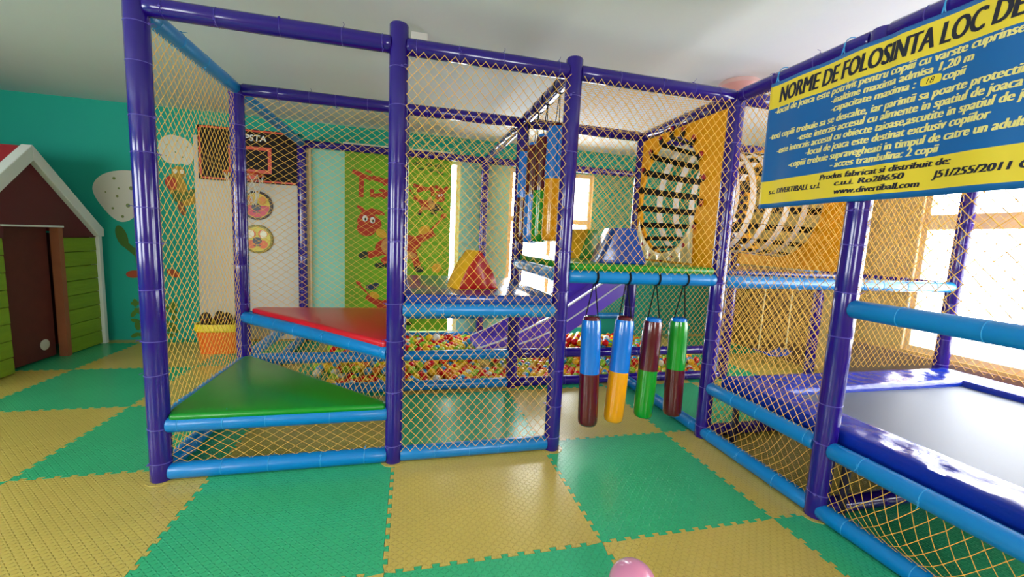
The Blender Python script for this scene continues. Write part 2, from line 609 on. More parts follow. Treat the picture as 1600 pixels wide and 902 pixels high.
def net(o, u, v, w, h, seed=0, sag=.012, pu=.0585, pv=.066, rad=.0018, clip=None, label=None, flop=0):
    """diamond mesh of knotted cord spanning w x h from corner o along u and v"""
    rnd = random.Random(seed)
    o, u, v = Vector(o), Vector(u).normalized(), Vector(v).normalized()
    n = u.cross(v)
    na, nb = max(2, round(w/(pu/2))), max(2, round(h/(pv/2)))
    du, dv = w/na, h/nb
    ph1, ph2, ph3 = rnd.random()*6, rnd.random()*6, rnd.random()*6
    pos = {}
    for a in range(na+1):
        for b in range(nb+1):
            if (a+b) % 2:
                continue
            x, y = a*du, b*dv
            if clip and not clip(x, y):
                continue
            e = math.sin(PI*x/w)*math.sin(PI*y/h)
            jx = .009*math.sin(5.1*y+ph1+3*x)*e + rnd.uniform(-.0022, .0022)
            jy = .012*math.sin(4.3*x+ph2+2*y)*e - flop*math.sin(PI*x/w)*math.sin(PI*y/h) + rnd.uniform(-.0022, .0022)
            off = sag*e*math.sin(2.3*x+1.7*y+ph3)*1.5
            pos[(a, b)] = o+u*(x+jx)+v*(y+jy)+n*off
    vs, fs = [], []
    for (a, b), p in pos.items():
        for d in ((1, 1), (1, -1)):
            q = pos.get((a+d[0], b+d[1]))
            if q is None:
                continue
            t = (q-p).normalized()
            s1 = t.cross(n).normalized()*rad
            s2 = n*rad
            k = len(vs)
            rg = [s1, -.5*s1+.866*s2, -.5*s1-.866*s2]
            vs += [p+x for x in rg]+[q+x for x in rg]
            fs += [(k, k+1, k+4, k+3), (k+1, k+2, k+5, k+4), (k+2, k, k+3, k+5)]
        k = len(vs)
        R = rad*1.75
        vs += [p+u*R*1.3, p-u*R*1.3, p+v*R, p-v*R, p+n*R, p-n*R]
        fs += [(k, k+2, k+4), (k+2, k+1, k+4), (k+1, k+3, k+4), (k+3, k, k+4), (k+2, k, k+5), (k+1, k+2, k+5), (k+3, k+1, k+5), (k, k+3, k+5)]
    me = bpy.data.meshes.new('safety_net')
    me.from_pydata([tuple(x) for x in vs], [], fs)
    me.materials.append(M_NET)
    me.polygons.foreach_set('use_smooth', [True]*len(me.polygons))
    me.update()
    ob = link('safety_net', me, frame)
    if label:
        ob['label'] = label
    return ob


X_, Y_, Z_ = (1, 0, 0), (0, 1, 0), (0, 0, 1)
net((c0, r0+.05, .08), Y_, Z_, 1.1, 2.35, 1, label='yellow diamond net closing the left side')
net((c0+.05, r1, .76), X_, Z_, 1.14, 1.68, 2, pu=.078, pv=.055)
net((c1+.05, r1, 1.1), X_, Z_, .95, 1.33, 22, pu=.078, pv=.055)
net((c2+.05, r1, 1.3), X_, Z_, 1.1, 1.12, 24, pu=.07, pv=.06)
net((c1+.045, r0-.052, .085), X_, Z_, .965, 2.345, 3, label='yellow diamond net between the two middle front posts')
net((c0+.05, r0, .09), X_, Z_, 1.14, .2, 4, pu=.078, pv=.048)
net((c2+.05, r0-.05, 1.23), X_, Z_, 1.11, 1.2, 5, label='yellow diamond net in front of the green platform')
net((c3-.01, r0-.05, .43), (0, -1, 0), Z_, .81, 2.0, 6, sag=.03)
net((c3-.01, r0-.05, .085), (0, -1, 0), Z_, .81, .28, 7, sag=.04, flop=.03)
net((c3, rm-.05, 1.19), (0, -1, 0), Z_, .84, 1.24, 8, sag=.03)
net((c3, rm-.05, .085), (0, -1, 0), Z_, .84, .28, 9, sag=.04, flop=.03)
net((c3+.05, r0, .5), X_, Z_, 2.3, 1.93, 10, sag=.03)
net((c3+.05, r0, .085), X_, Z_, 2.3, .36, 20, sag=.03)
net((c3+.05, r1, .37), X_, Z_, 1.1, .8, 11)
net((c3+.05, r1, 1.23), X_, Z_, 1.1, 1.18, 25)
net((c35+.05, r1, .37), X_, Z_, 1.1, .8, 21)
net((c0+.05, r1, .085), X_, Z_, 1.14, .21, 12)
net((c1+.05, r1, .085), X_, Z_, .95, .21, 13)
net((c2+.05, r1, .085), X_, Z_, 1.11, .21, 14)
net((c3+.05, r1, .085), X_, Z_, 1.1, .21, 15)
dg = Vector((c1-c0, r0-r1, 0))
net((c0+.045, r1-.045, .36), dg, Z_, dg.length-.12, .29, 16)
net((c2+.05, r0+.05, H+.005), X_, Y_, 1.11, 1.1, 17, sag=.03)
net((c4, r0-.05, .5), (0, -1, 0), Z_, 1.76, 1.93, 18, sag=.03)
net((c2+.05, r2-.02, .37), X_, Z_, 2.35, 2.05, 23)

# ------------------------------------------------------------------ step and platform pads


def pad(name, poly, z0, z1, m, label, bevel=.018):
    b = MB()
    b.prism([(x, y, z0) for x, y in poly], (0, 0, z1-z0))
    o = b.build(name, m, smooth=True, bevel=bevel, seg=3, angle=40)
    return tag(o, label, 'pad')


e = .055
pad('step_pad', [(c0+.06, r0-.035), (c1-.05, r0-.035), (c1-.05, r0+.03), (c0+.09, r1-.09), (c0+.03, r1-.09), (c0+.03, r0+.06)], .345, .385, M_GREENPAD,
    'green triangular vinyl step pad at the entrance of the frame')
pad('step_pad', [(c0+.075, r1-.035), (c0+.10, r1+.035), (c1-.045, r1+.035), (c1+.02, r1-.06), (c1+.02, r0+.06), (c1-.065, r0+.02)], .715, .765, M_REDPAD,
    'red triangular vinyl step pad above the green step')
pad('platform_pad', [(c1+.06, r0-.03), (c2-.06, r0-.03), (c2-.03, r0+.06), (c2-.03, r1-.06), (c2-.06, r1+.03), (c1+.06, r1+.03), (c1+.03, r1-.06), (c1+.03, r0+.06)], 1.005, 1.062, M_NAVY,
    'blue vinyl platform pad carrying the red and yellow prism')
pad('platform_pad', [(c2+.06, r0-.035), (c3-.06, r0-.035), (c3-.045, r0+.06), (c3-.045, r1-.06), (c3-.06, r1+.03), (c2+.06, r1+.03), (c2+.01, r1-.06), (c2+.01, r0+.06)], 1.236, 1.285, M_GREENPAD,
    'green vinyl platform pad above the hanging bags')
pad('platform_pad', [(c3+.05, r0+.06), (c35+.0, r0+.06), (c35, r1-.06), (c3+.05, r1-.06)], 1.225, 1.265, M_NAVY, 'blue vinyl pad under the strap tunnel')
pad('platform_pad', [(c3+.2, r1+.07), (c35-.02, r1+.07), (c35-.02, 2.25), (c3+.2, 2.25)], 1.02, 1.08, M_GREENPAD, 'green landing pad at the top of the slide')

# ------------------------------------------------------------------ soft prism blocks


def wedge(name, label, base_c, w, d, h, top_w, m_front, m_side, rz=0, curve=.0):
    """prism with triangular / trapezoid front, extruded along local Y"""
    t = thing(name, label, 'foam block', base_c, rz)
    n = 7
    pts = [(-w/2, 0)]
    for i in range(1, n):
        k = i/n
        pts.append((-w/2+(w-top_w)/2*k - curve*math.sin(PI*k), h*k))
    pts.append((-top_w/2, h))
    if top_w > .01:
        pts.append((top_w/2, h))
    for i in range(n-1, 0, -1):
        k = i/n
        pts.append((w/2-(w-top_w)/2*k + curve*math.sin(PI*k), h*k))
    pts.append((w/2, 0))
    b = MB()
    b.prism([(x, -d/2+.006, z) for x, z in pts], (0, d-.012, 0))
    b.build('side_wrap', m_side, t, smooth=True, bevel=.006, angle=40)
    for s in (-1, 1):
        b = MB()
        b.prism([(x*.97, s*(d/2-.008), .004+z*.975) for x, z in pts], (0, s*.01, 0))
        b.build('end_face', m_front, t, smooth=True, bevel=.003, angle=40)
    return t


wedge('foam_prism', 'red and yellow foam prism standing on the blue platform', (.515, .27, 1.062), .31, .22, .27, .012, mat('crimson_vinyl', '#b30b12', .22, coat=.3), M_YELLOWV, rz=.3, curve=.018)
wedge('foam_prism', 'blue foam wedge on the green platform', (1.55, .10, 1.285), .34, .26, .25, .14, M_NAVY, M_NAVY, rz=-.12)
wedge('foam_prism', 'yellow and green foam prism behind the blue wedge', (1.54, .72, 1.285), .30, .22, .25, .1, M_GREENPAD, M_YELLOWV, rz=.4)

# ------------------------------------------------------------------ hanging bags


def bag(topx, topy, topz, anchor, L, r, mt, mb, mcap, label, lean, group, split=.5, bar_r=RR):
    t = thing('hanging_bag', label, 'punch bag', (topx+lean[0], topy+lean[1], topz-L), 0, group)
    ax = Vector((-lean[0], -lean[1], L))
    q = ax.to_track_quat('Z', 'Y')
    zs = L*(1-split)
    b = MB()
    b.lathe([(r*.55, 0), (r*.86, .006), (r*.97, .022), (r, .05), (r*1.01, zs*.5), (r*.985, zs)], 24, ax=q)
    b.build('lower_half', mb, t, smooth=True, angle=60)
    b = MB()
    b.lathe([(r*.985, zs), (r*1.005, zs+.03), (r*.99, zs+(L-zs)*.6), (r*.98, L-.03), (r*.90, L)], 24, ax=q)
    b.build('upper_half', mt, t, smooth=True, angle=60)
    b = MB()
    b.lathe([(r*.80, L-.02), (r*.78, L+.018), (r*.6, L+.026), (r*.2, L+.02)], 20, ax=q)
    b.build('top_cap', mcap, t, smooth=True, angle=60)
    base = Vector(t.location)
    A = Vector(anchor)-base
    b = MB()
    side = Vector((1, 0, 0)) if abs(anchor[1]-r0) < .2 else Vector((0, 1, 0))
    for s in (-1, 1):
        p = q @ Vector((0, 0, L)) + side*s*r*.72
        b.tube([p-Vector((0, 0, .03)), p, A-Vector((0, 0, bar_r+.004))+side*s*.006], 0, mi=0, flat=(.007, .004, (0, 1, 0) if side.x else (1, 0, 0)))
    b.build('strap', M_BLACK, t)
    b = MB()
    R = bar_r+.003
    perp = Vector((0, 1, 0)) if side.x else Vector((1, 0, 0))
    b.tube([A+(perp*math.cos(2*PI*i/16)+Vector((0, 0, 1))*math.sin(2*PI*i/16))*R for i in range(16)], 0, flat=(.014, .004, lambda p, A=A: (p-A)), closed=True)
    b.build('loop', M_BLACK, t)
    return t


G1 = 'bags hanging under the green platform'
ZB = .905
bag(1.283, r0, ZB, (1.287, r0, 1.197), .735, .068, M_BAGBLUE, M_BAGMAROON, M_BAGMAROON, 'blue over maroon bag, leftmost under the green platform', (.01, -.03), G1)
bag(1.535, r0, ZB, (1.524, r0, 1.197), .725, .068, M_BAGBLUE, M_BAGORANGE, M_BAGMAROON, 'blue over orange bag hanging under the green platform', (-.045, -.02), G1)
bag(1.757, r0, ZB-.01, (1.751, r0, 1.197), .70, .068, M_BAGMAROON, M_BAGGREEN, M_BAGBLUE, 'maroon over green bag hanging under the green platform', (-.028, -.01), G1)
bag(1.965, r0, ZB-.01, (1.977, r0, 1.197), .70, .066, M_BAGGREEN, M_BAGMAROON, M_BAGBLUE, 'green over maroon bag, rightmost under the green platform', (.005, -.01), G1)
G2 = 'bags hanging from the top rail above the blue platform'
bag(c2, .16, 2.20, (c2, .14, H), .78, .066, M_BAGBLUE, M_BAGORANGE, M_BAGMAROON, 'blue over orange bag hanging from the top rail', (0, .0), G2, split=.45)
bag(c2-.01, .40, 2.18, (c2, .40, H), .77, .064, M_BAGMAROON, M_BAGGREEN, M_BAGBLUE, 'maroon over green bag hanging from the top rail', (.0, .01), G2)
bag(c2-.01, .63, 2.17, (c2, .62, H), .77, .064, M_BAGMAROON, M_BAGBLUE, M_BAGBLUE, 'maroon over blue bag hanging from the top rail', (.0, .01), G2)
bag(c2-.01, .90, 2.17, (c2, .90, H), .77, .064, M_BAGBLUE, M_BAGMAROON, M_BAGMAROON, 'blue over maroon bag hanging from the top rail', (.0, .01), G2)

# ------------------------------------------------------------------ slide into the ball pit
M_SLIDE = mat('purple_slide_plastic', '#6d4bd0', .22, coat=.3)
M_PIPE = mat('white_piping', '#f1eef2', .4)
slide = thing('slide', 'purple slide with white edge lines running down into the ball pit', 'slide', (.8, 1.8, .1))
bed = [(2.47, 1.075), (2.34, .99), (2.17, .87), (1.97, .735), (1.77, .60), (1.60, .49), (1.42, .405), (1.20, .325), (1.0, .275), (.78, .245)]
SY0, SY1 = 1.55, 2.10
O = Vector(slide.location)


def strip(pf, y0, y1, name, m):
    b = MB()
    vs, fs = [], []
    for i, (x, z) in enumerate(bed):
        lo, hi = pf(i)
        for (yy, zz) in ((y0, lo), (y1, lo), (y1, hi), (y0, hi)):
            vs.append(Vector((x, yy, z+zz))-O)
    n = len(bed)
    for i in range(n-1):
        for k in range(4):
            fs.append((i*4+k, i*4+(k+1) % 4, i*4+4+(k+1) % 4, i*4+4+k))
    fs += [(0, 1, 2, 3), ((n-1)*4+3, (n-1)*4+2, (n-1)*4+1, (n-1)*4)]
    b.add(vs, fs)
    return b.build(name, m, slide, smooth=True, angle=40)


strip(lambda i: (-.02, .0), SY0+.03, SY1-.03, 'bed', M_SLIDE)
TP = [1, 1, 1, 1, 1, 1, .95, .75, .45, .12]
strip(lambda i: (-.20*max(TP[i], .3), .125*TP[i]), SY0, SY0+.035, 'side_wall', M_SLIDE)
strip(lambda i: (-.12*max(TP[i], .3), .20*TP[i]), SY1-.035, SY1, 'side_wall', M_SLIDE)
for yy, dz in ((SY0-.004, .118), (SY0-.004, -.045), (SY1-.02, .2)):
    b = MB()
    b.tube([Vector((x, yy, z+dz*TP[i_]))-O for i_, (x, z) in enumerate(bed)], .009, 6)
    b.build('piping', M_PIPE, slide, smooth=True)

# ------------------------------------------------------------------ ball pit balls
BC = [('red', mat('ball_red', '#e8141c', .18)), ('yellow', mat('ball_yellow', '#ffc81a', .18)), ('green', mat('ball_green', '#94d228', .18)),
      ('blue', mat('ball_blue', '#2aa4e0', .18)), ('orange', mat('ball_orange', '#ee7a14', .18)), ('pale', mat('ball_white', '#f0f0e6', .3))]
WGT = [.30, .26, .22, .12, .06, .04]
BR = .040


def ball_mesh(m):
    bm = bmesh.new()
    bmesh.ops.create_icosphere(bm, subdivisions=2, radius=BR)
    me = bpy.data.meshes.new('ball')
    bm.to_mesh(me)
    bm.free()
    me.materials.append(m)
    me.polygons.foreach_set('use_smooth', [True]*len(me.polygons))
    return me


BM = [ball_mesh(m) for _, m in BC]
spots = []
rb = random.Random(11)


def heap(x, y):
    h = .05*math.exp(-((x+.35)**2+(y-1.9)**2)/.35) + .16*math.exp(-((x-.45)/.55)**2-((y-2.1)/.4)**2) + .22*math.exp(-((x-2.15)/.5)**2-((y-1.95)/.45)**2)
    h += .05*math.exp(-((x+.2)/.5)**2-((y-1.5)/.3)**2) + .09*math.exp(-((x-3.0)/.5)**2-((y-1.6)/.4)**2)
    return h


pit = BR*2.02
yy = r1+.105
row = 0
while yy < r2-.08:
    xx = c0+.42 + (pit/2 if row % 2 else 0)
    while xx < c35-.05:
        dens = .9
        if .15 < xx < .45 and yy < 1.42:
            dens = .35
        if xx < c0+.62:
            dens = .45
        inslide = SY0-.03 < yy < SY1+.03 and .82 < xx < 1.65
        if rb.random() < dens:
            x1, y1 = xx+rb.uniform(-.004, .004), yy+rb.uniform(-.004, .004)
            lv = 1+int((heap(xx, yy)+rb.random()*.02)/(pit*.72))
            if inslide:
                lv = 1 if xx > 1.0 else 0
            for k in range(lv):
                spots.append((x1+(k % 2)*pit/2, y1+(k % 2)*pit*.29, BR+.001+k*pit*.82))
        xx += pit
    yy += pit*.87
    row += 1


def vis(s):
    return s[1]*1.0 - s[2]*2.2 + (3 if s[2] < .05 and heap(s[0], s[1]) > .1 else 0)


spots.sort(key=vis)
BL = {'red': 'red plastic ball lying in the ball pit', 'yellow': 'yellow plastic ball lying in the ball pit', 'green': 'lime green plastic ball lying in the ball pit',
      'blue': 'blue plastic ball lying in the ball pit', 'orange': 'orange plastic ball lying in the ball pit', 'pale': 'whitish plastic ball lying in the ball pit'}
for s in spots[:300]:
    k = rb.choices(range(6), WGT)[0]
    o = link('pit_ball', BM[k], None, s)
    where = ('beyond the red step' if s[0] < 0 else 'seen below the blue platform' if s[0] < c2 else 'behind the hanging bags' if s[0] < c3 else 'right of the hanging bags')
    tag(o, BL[BC[k][0]].replace('lying in the ball pit', 'in the ball pit '+where), 'ball', BC[k][0]+' balls in the ball pit '+where)
bmr = bmesh.new()
bmesh.ops.create_icosphere(bmr, subdivisions=2, radius=BR)
bv = [v.co.copy() for v in bmr.verts]
bf = [tuple(v.index for v in f.verts) for f in bmr.faces]
bmr.free()
b = MB()
for s in spots[300:]:
    k = rb.choices(range(6), WGT)[0]
    b.add([v+Vector(s) for v in bv], bf, k)
me = bpy.data.meshes.new('pit_balls')
me.from_pydata(b.v, [], b.f)
for _, m in BC:
    me.materials.append(m)
me.polygons.foreach_set('material_index', b.mi)
me.polygons.foreach_set('use_smooth', [True]*len(b.f))
tag(link('pit_balls', me), 'mass of coloured plastic balls filling the back of the ball pit', 'balls', kind='stuff')

# ------------------------------------------------------------------ strap tunnel with yellow panels
M_PANEL = mat('yellow_vinyl_panel', '#f7a600', .5, bump=.06, bscale=6, var=.05, spec=.2)
M_REDCAP = mat('red_bolt_cap', '#a51220', .35)
tun = thing('strap_tunnel', 'crawl tunnel of black and white straps between two yellow panels', 'tunnel', (c3, .5, 1.28))
TO = Vector(tun.location)
TY, TZ, RY, RZ = .585, 1.86, .42, .49
tilt = .0


def oval(k, n, f=1.0):
    a = 2*PI*k/n
    return TY+RY*f*math.cos(a), TZ+RZ*f*math.sin(a)


def panel(x, th, m):
    """panel in a YZ plane with an oval hole"""
    b = MB()
    n = 48
    y0, y1, z0, z1 = r0+.05, r1-.05, 1.28, 2.41
    inner = [oval(k, n) for k in range(n)]
    outer = []
    for k in range(n):
        a = 2*PI*k/n
        dy, dz = math.cos(a)*RY, math.sin(a)*RZ
        ts = []
        if dy > 1e-9:
            ts.append((y1-TY)/dy)
        if dy < -1e-9:
            ts.append((y0-TY)/dy)
        if dz > 1e-9:
            ts.append((z1-TZ)/dz)
        if dz < -1e-9:
            ts.append((z0-TZ)/dz)
        tt = min(ts)
        outer.append([TY+dy*tt, TZ+dz*tt])
    for cy, cz in ((y0, z0), (y0, z1), (y1, z0), (y1, z1)):
        k = min(range(n), key=lambda i: (outer[i][0]-cy)**2+(outer[i][1]-cz)**2)
        outer[k] = [cy, cz]
    vs = []
    for xx in (x, x+th):
        vs += [Vector((xx, p[0], p[1]))-TO for p in inner]+[Vector((xx, p[0], p[1]))-TO for p in outer]
    fs = []
    for k in range(n):
        j = (k+1) % n
        fs += [(k, j, n+j, n+k), (2*n+k, 3*n+k, 3*n+j, 2*n+j), (k, 2*n+k, 2*n+j, j), (n+k, n+j, 3*n+j, 3*n+k)]
    b.add(vs, fs)
    return b.build('panel', m, tun)


panel(c3-.02, .025, M_PANEL)
panel(c35-.01, .025, M_PANEL)
NS = 18
for k in range(NS):
    y, z = oval(k+.5, NS, .985)
    y2, z2 = oval(k+.5, NS, 1.13)
    b = MB()
    rad = Vector((0, y-TY, z-TZ)).normalized()
    pts = [Vector((c3-.026, y2, z2))-TO, Vector((c3-.03, y+(y2-y)*.2, z+(z2-z)*.2))-TO]
    for i in range(9):
        f = i/8
        ff = .985-.10*math.sin(PI*f)
        yy, zz = oval(k+.5, NS, ff)
        pts.append(Vector((c3-.01+(c35-c3)*f, yy, zz-.02*math.sin(PI*f)))-TO)
    ctr = Vector((0, TY, TZ))-TO

    def upv(p, ctr=ctr):
        return Vector((-.9 if p.x < -.02 else 0, p.y-ctr.y, p.z-ctr.z))
    b.tube(pts, 0, flat=(.058, .004, upv))
    b.build('strap', M_BLACK, tun)
    b = MB()
    b.lathe([(.021, 0), (.021, .008), (.011, .016)], 12, c=Vector((c3-.029, y2, z2))-TO, ax=Vector((-1, 0, 0)).to_track_quat('Z', 'Y'))
    b.build('bolt_cap', M_REDCAP, tun, smooth=True)
for i in range(1, 7):
    f = i/7
    ff = 1.0-.10*math.sin(PI*f)
    b = MB()
    b.tube([Vector((c3+(c35-c3)*f, oval(k, 36, ff)[0], oval(k, 36, ff)[1]-.02*math.sin(PI*f)))-TO for k in range(36)], 0,
           flat=(.06, .004, lambda p: Vector((0, p.y+TO.y-TY, p.z+TO.z-TZ))), closed=True)
    b.build('hoop_strap', M_WHITEWEB, tun)
# crumpled clear skirt below the hole
b = MB()
vs, fs = [], []
rs = random.Random(3)
NU, NV = 22, 8
for i in range(NU+1):
    for j in range(NV+1):
        u = i/NU
        ang = PI*(1.12+.76*u)
        y, z = TY+RY*1.02*math.cos(ang), TZ+RZ*1.02*math.sin(ang)
        zb = 1.30
        yb = TY+.46*math.cos(ang)
        v = j/NV
        vs.append(Vector((c3-.032-.02*math.sin(u*40)*v-rs.random()*.008, y+(yb-y)*v, z+(zb-z)*v))-TO)
for i in range(NU):
    for j in range(NV):
        k = i*(NV+1)+j
        fs.append((k, k+1, k+NV+2, k+NV+1))
b.add(vs, fs)
b.build('skirt', mat('pale_plastic_skirt', '#e9cf9c', .25, coat=.4), tun, smooth=True, angle=0)

# ------------------------------------------------------------------ trampoline
M_TMAT = mat('trampoline_mat', '#4a5468', .5, spec=.35, bump=.02, bscale=300)
M_TPAD = mat('trampoline_pad_blue', '#0a2c9c', .2, bump=.4, bscale=9, coat=0, spec=.38, stretch=(1.3, .9, 1))
tr = thing('trampoline', 'rectangular trampoline with dark mat and royal blue edge pads', 'trampoline', (3.45, -1.04, 0))
TR = Vector(tr.location)
tx0, tx1, ty0, ty1 = c3+.075, c4-.06, rn+.02, r0-.06
pw = .29
boxes('jump_mat', [(Vector((tx0+.2, ty0+.2, .432))-TR, Vector((tx1-.2, ty1-.2, .44))-TR)], M_TMAT, tr)


def tpad(x0, y0, x1, y1, alongx):
    """stiff foam slab in wrinkled vinyl; outer edge drops, inner edge has a lip"""
    b = MB()
    L = abs(x1-x0) if alongx else abs(y1-y0)
    n = int(L/.018)
    prof = [(0, .392), (-.01, .43), (0, .474), (.035, .492)] + [(.035+.9*k/9, .496-.012*k/9) for k in range(1, 10)] + [(.97, .478), (1, .462), (1, .434)]
    vs, fs = [], []
    ph = x0*3+y0*5
    m = len(prof)
    for i in range(n+1):
        f = i/n
        t = f*L
        for k, (g_, z) in enumerate(prof):
            amp = .007*math.sin(PI*min(1, max(0, (g_-.0)/.9)))
            w = math.sin(t*17+g_*5.5+ph+1.6*math.sin(t*3.1+ph)) + .6*math.sin(t*41-g_*8+ph*2)*math.sin(t*2.3+ph)
            if k in (1, 2):
                z += .005*math.sin(t*13+ph)+.003*math.sin(t*37)
            zz = z+amp*w
            p = (x0+(x1-x0)*f, y0+(y1-y0)*g_, zz) if alongx else (x0+(x1-x0)*g_, y0+(y1-y0)*f, zz)
            vs.append(Vector(p)-TR)
    for i in range(n):
        for k in range(m):
            fs.append((i*m+k, i*m+(k+1) % m, (i+1)*m+(k+1) % m, (i+1)*m+k))
    fs += [tuple(range(m)), tuple(n*m+k for k in range(m))]
    b.add(vs, fs)
    return b.build('edge_pad', M_TPAD, tr, smooth=True, angle=60)


tpad(tx0, ty0, tx0+pw, ty1, False)
tpad(tx1, ty0, tx1-pw, ty1, False)
tpad(tx0+pw-.02, ty1, tx1-pw+.02, ty1-pw, True)
tpad(tx0+pw-.02, ty0, tx1-pw+.02, ty0+pw, True)
M_STEEL = mat('dark_steel_tube', '#2a2440', .4, metal=.3)
for a, c in (((tx0+.06, ty0+.06), (tx1-.06, ty0+.06)), ((tx0+.06, ty1-.06), (tx1-.06, ty1-.06)), ((tx0+.06, ty0+.06), (tx0+.06, ty1-.06)), ((tx1-.06, ty0+.06), (tx1-.06, ty1-.06))):
    b = MB()
    b.tube([Vector((a[0], a[1], .40))-TR, Vector((c[0], c[1], .40))-TR], .024, 10)
    b.build('frame_tube', M_STEEL, tr, smooth=True)
for x in (tx0+.06, tx1-.06):
    for y in (ty0+.1, (ty0+ty1)/2, ty1-.1):
        b = MB()
        b.lathe([(.022, 0), (.022, .4)], 10, c=Vector((x, y, 0))-TR)
        b.build('leg', M_STEEL, tr, smooth=True)

# ------------------------------------------------------------------ swing under the tunnel
sw = thing('swing_seat', 'small blue swing seat hanging below the tunnel', 'swing', (3.57, .6, .42))
b = MB()
b.tube([(-.17, 0, .035), (-.1, 0, .005), (0, 0, -.005), (.1, 0, .005), (.17, 0, .035)], 0, flat=(.15, .014, (0, 0, 1)))
b.build('seat', M_NAVY, sw, smooth=True)
for s in (-1, 1):
    b = MB()
    b.tube([(s*.165, 0, .035), (s*.16, 0, .765)], .006, 6)
    b.build('rope', mat('swing_rope', '#e8d8a0', .8), sw, smooth=True)

# ------------------------------------------------------------------ banner
M_BB = mat('banner_blue_vinyl', '#0f63ab', .35, bump=.1, bscale=4, var=.06)
M_BY = mat('banner_yellow_vinyl', '#eed23a', .35, bump=.1, bscale=4)
M_BTX = mat('banner_black_print', '#1a1c30', .4)
M_BTY = mat('banner_yellow_print', '#f0e08c', .4)
BX, BS0 = c3-.068, .458
banner = thing('rules_banner', 'blue and yellow printed vinyl rules banner hanging from the top rail', 'banner', (BX, -BS0, 1.685))
BO = Vector(banner.location)
BW, BH = 1.52, .735


def bpos(s, z, d=0):
    """s: metres along the banner from its left edge, z: world height"""
    Yv = -BS0-s
    near = math.exp(-((Yv-rm)/.08)**2)*.012
    dx = -near + .010*math.sin(s*9+1)*(2.43-z)/.7 + .004*math.sin(s*23)
    fold = .007*math.exp(-((s-.70)/.03)**2)
    return Vector((BX-abs(fold)+dx-d*1.0, Yv, z))-BO


zt0, zt1, zb0, zb1 = 2.273, 2.405, 1.71, 1.845
rowz = [1.683] + [1.683+(zb0-1.683)*k for k in (1,)] + [zb0+(zb1-zb0)*k/3 for k in (1, 2, 3)] + [zb1+(zt0-zb1)*k/6 for k in range(1, 7)] + [zt0+(zt1-zt0)*k/3 for k in (1, 2, 3)] + [2.425]
b = MB()
ns = 90
vs, fs, mi = [], [], []
for i in range(ns+1):
    for z in rowz:
        vs.append(bpos(BW*i/ns, z))
nr = len(rowz)
for i in range(ns):
    for j in range(nr-1):
        k = i*nr+j
        zc = (rowz[j]+rowz[j+1])/2
        fs.append((k, k+1, k+nr+1, k+nr))
        mi.append(1 if (zb0 < zc < zb1 or zt0 < zc < zt1) else 0)
b.v, b.f, b.mi = vs, fs, mi
sheet = b.build('printed_sheet', [M_BB, M_BY], banner, smooth=True, angle=0)
md = sheet.modifiers.new('thickness', 'SOLIDIFY')
md.thickness = .0016
md.offset = -1


def text_mesh(body, bold=0.0, shear=0.0):
    cu = bpy.data.curves.new('t', 'FONT')
    cu.body = body
    cu.size = 1
    cu.shear = shear
    cu.offset = bold
    cu.fill_mode = 'BOTH'
    cu.resolution_u = 3
    o = bpy.data.objects.new('t', cu)
    COL.objects.link(o)
    dg_ = bpy.context.evaluated_depsgraph_get()
    dg_.update()
    me = bpy.data.meshes.new_from_object(o.evaluated_get(dg_))
    bpy.data.objects.remove(o)
    bpy.data.curves.remove(cu)
    return me


def btext(body, s0, s1, z, h, m, bold=.042, shear=.18, slope=0.0, name='lettering'):
    me = text_mesh(body, 0, shear)
    bm = bmesh.new()
    bm.from_mesh(me)
    bmesh.ops.triangulate(bm, faces=bm.faces)
    for _ in range(2):
        es = [e_ for e_ in bm.edges if e_.calc_length() > .22]
        if es:
            bmesh.ops.subdivide_edges(bm, edges=es, cuts=1)
            bmesh.ops.triangulate(bm, faces=bm.faces)
    if bold:
        src = bm.faces[:]
        for k in (-1, 1):
            d_ = bmesh.ops.duplicate(bm, geom=src)
            bmesh.ops.translate(bm, verts=[g_ for g_ in d_['geom'] if isinstance(g_, bmesh.types.BMVert)], vec=(k*bold*1.3, 0, 0))
    bm.to_mesh(me)
    bm.free()
    xs = [v.co.x for v in me.vertices]
    x0, x1 = min(xs), max(xs)
    for v in me.vertices:
        s = s0+(v.co.x-x0)/(x1-x0)*(s1-s0)
        zz = z+v.co.y*h/.7+slope*(s-s0)
        v.co = bpos(s, zz, .0028)
    me.materials.append(m)
    me.update()
    return link(name, me, banner)


def S(v):
    return v-BS0


btext('NORME DE FOLOSINTA LOC DE JOACA', S(.525), S(1.79), 2.300, .086, M_BTX, .045, .15)
btext('-locul de joaca este potrivit pentru copiii cu varste cuprinse', S(.504), S(1.56), 2.238, .036, M_BTY)
btext('-inaltime maxima admisa 1,20 m', S(.86), S(1.424), 2.194, .034, M_BTY)
btext('-capacitate maxima :', S(.866), S(1.238), 2.150, .034, M_BTY)
btext('copii', S(1.327), S(1.405), 2.150, .034, M_BTY)
btext('-toti copiii trebuie sa se descalte, iar parintii sa poarte protectii', S(.484), S(1.578), 2.094, .036, M_BTY)
btext('-este interzis accesul cu alimente in spatiul de joaca', S(.687), S(1.577), 2.048, .036, M_BTY)
btext('-este interzis accesul cu obiecte taioase,ascutite in spatiul de joaca', S(.548), S(1.66), 2.002, .036, M_BTY)
btext('-locul de joaca este destinat exclusiv copiilor', S(.748), S(1.508), 1.955, .036, M_BTY)
btext('-copiii trebuie supravegheati in timpul de catre un adult', S(.649), S(1.605), 1.906, .036, M_BTY)
btext('- acces trambulina: 2 copii', S(.908), S(1.353), 1.862, .034, M_BTY)
btext('Produs fabricat si distribuit de:', S(.856), S(1.404), 1.806, .028, M_BTX)
btext('s.c. DIVERTIBALL s.r.l.', S(.52), S(.866), 1.766, .030, M_BTX)
btext('c.u.i. Ro28650', S(.946), S(1.243), 1.768, .027, M_BTX)
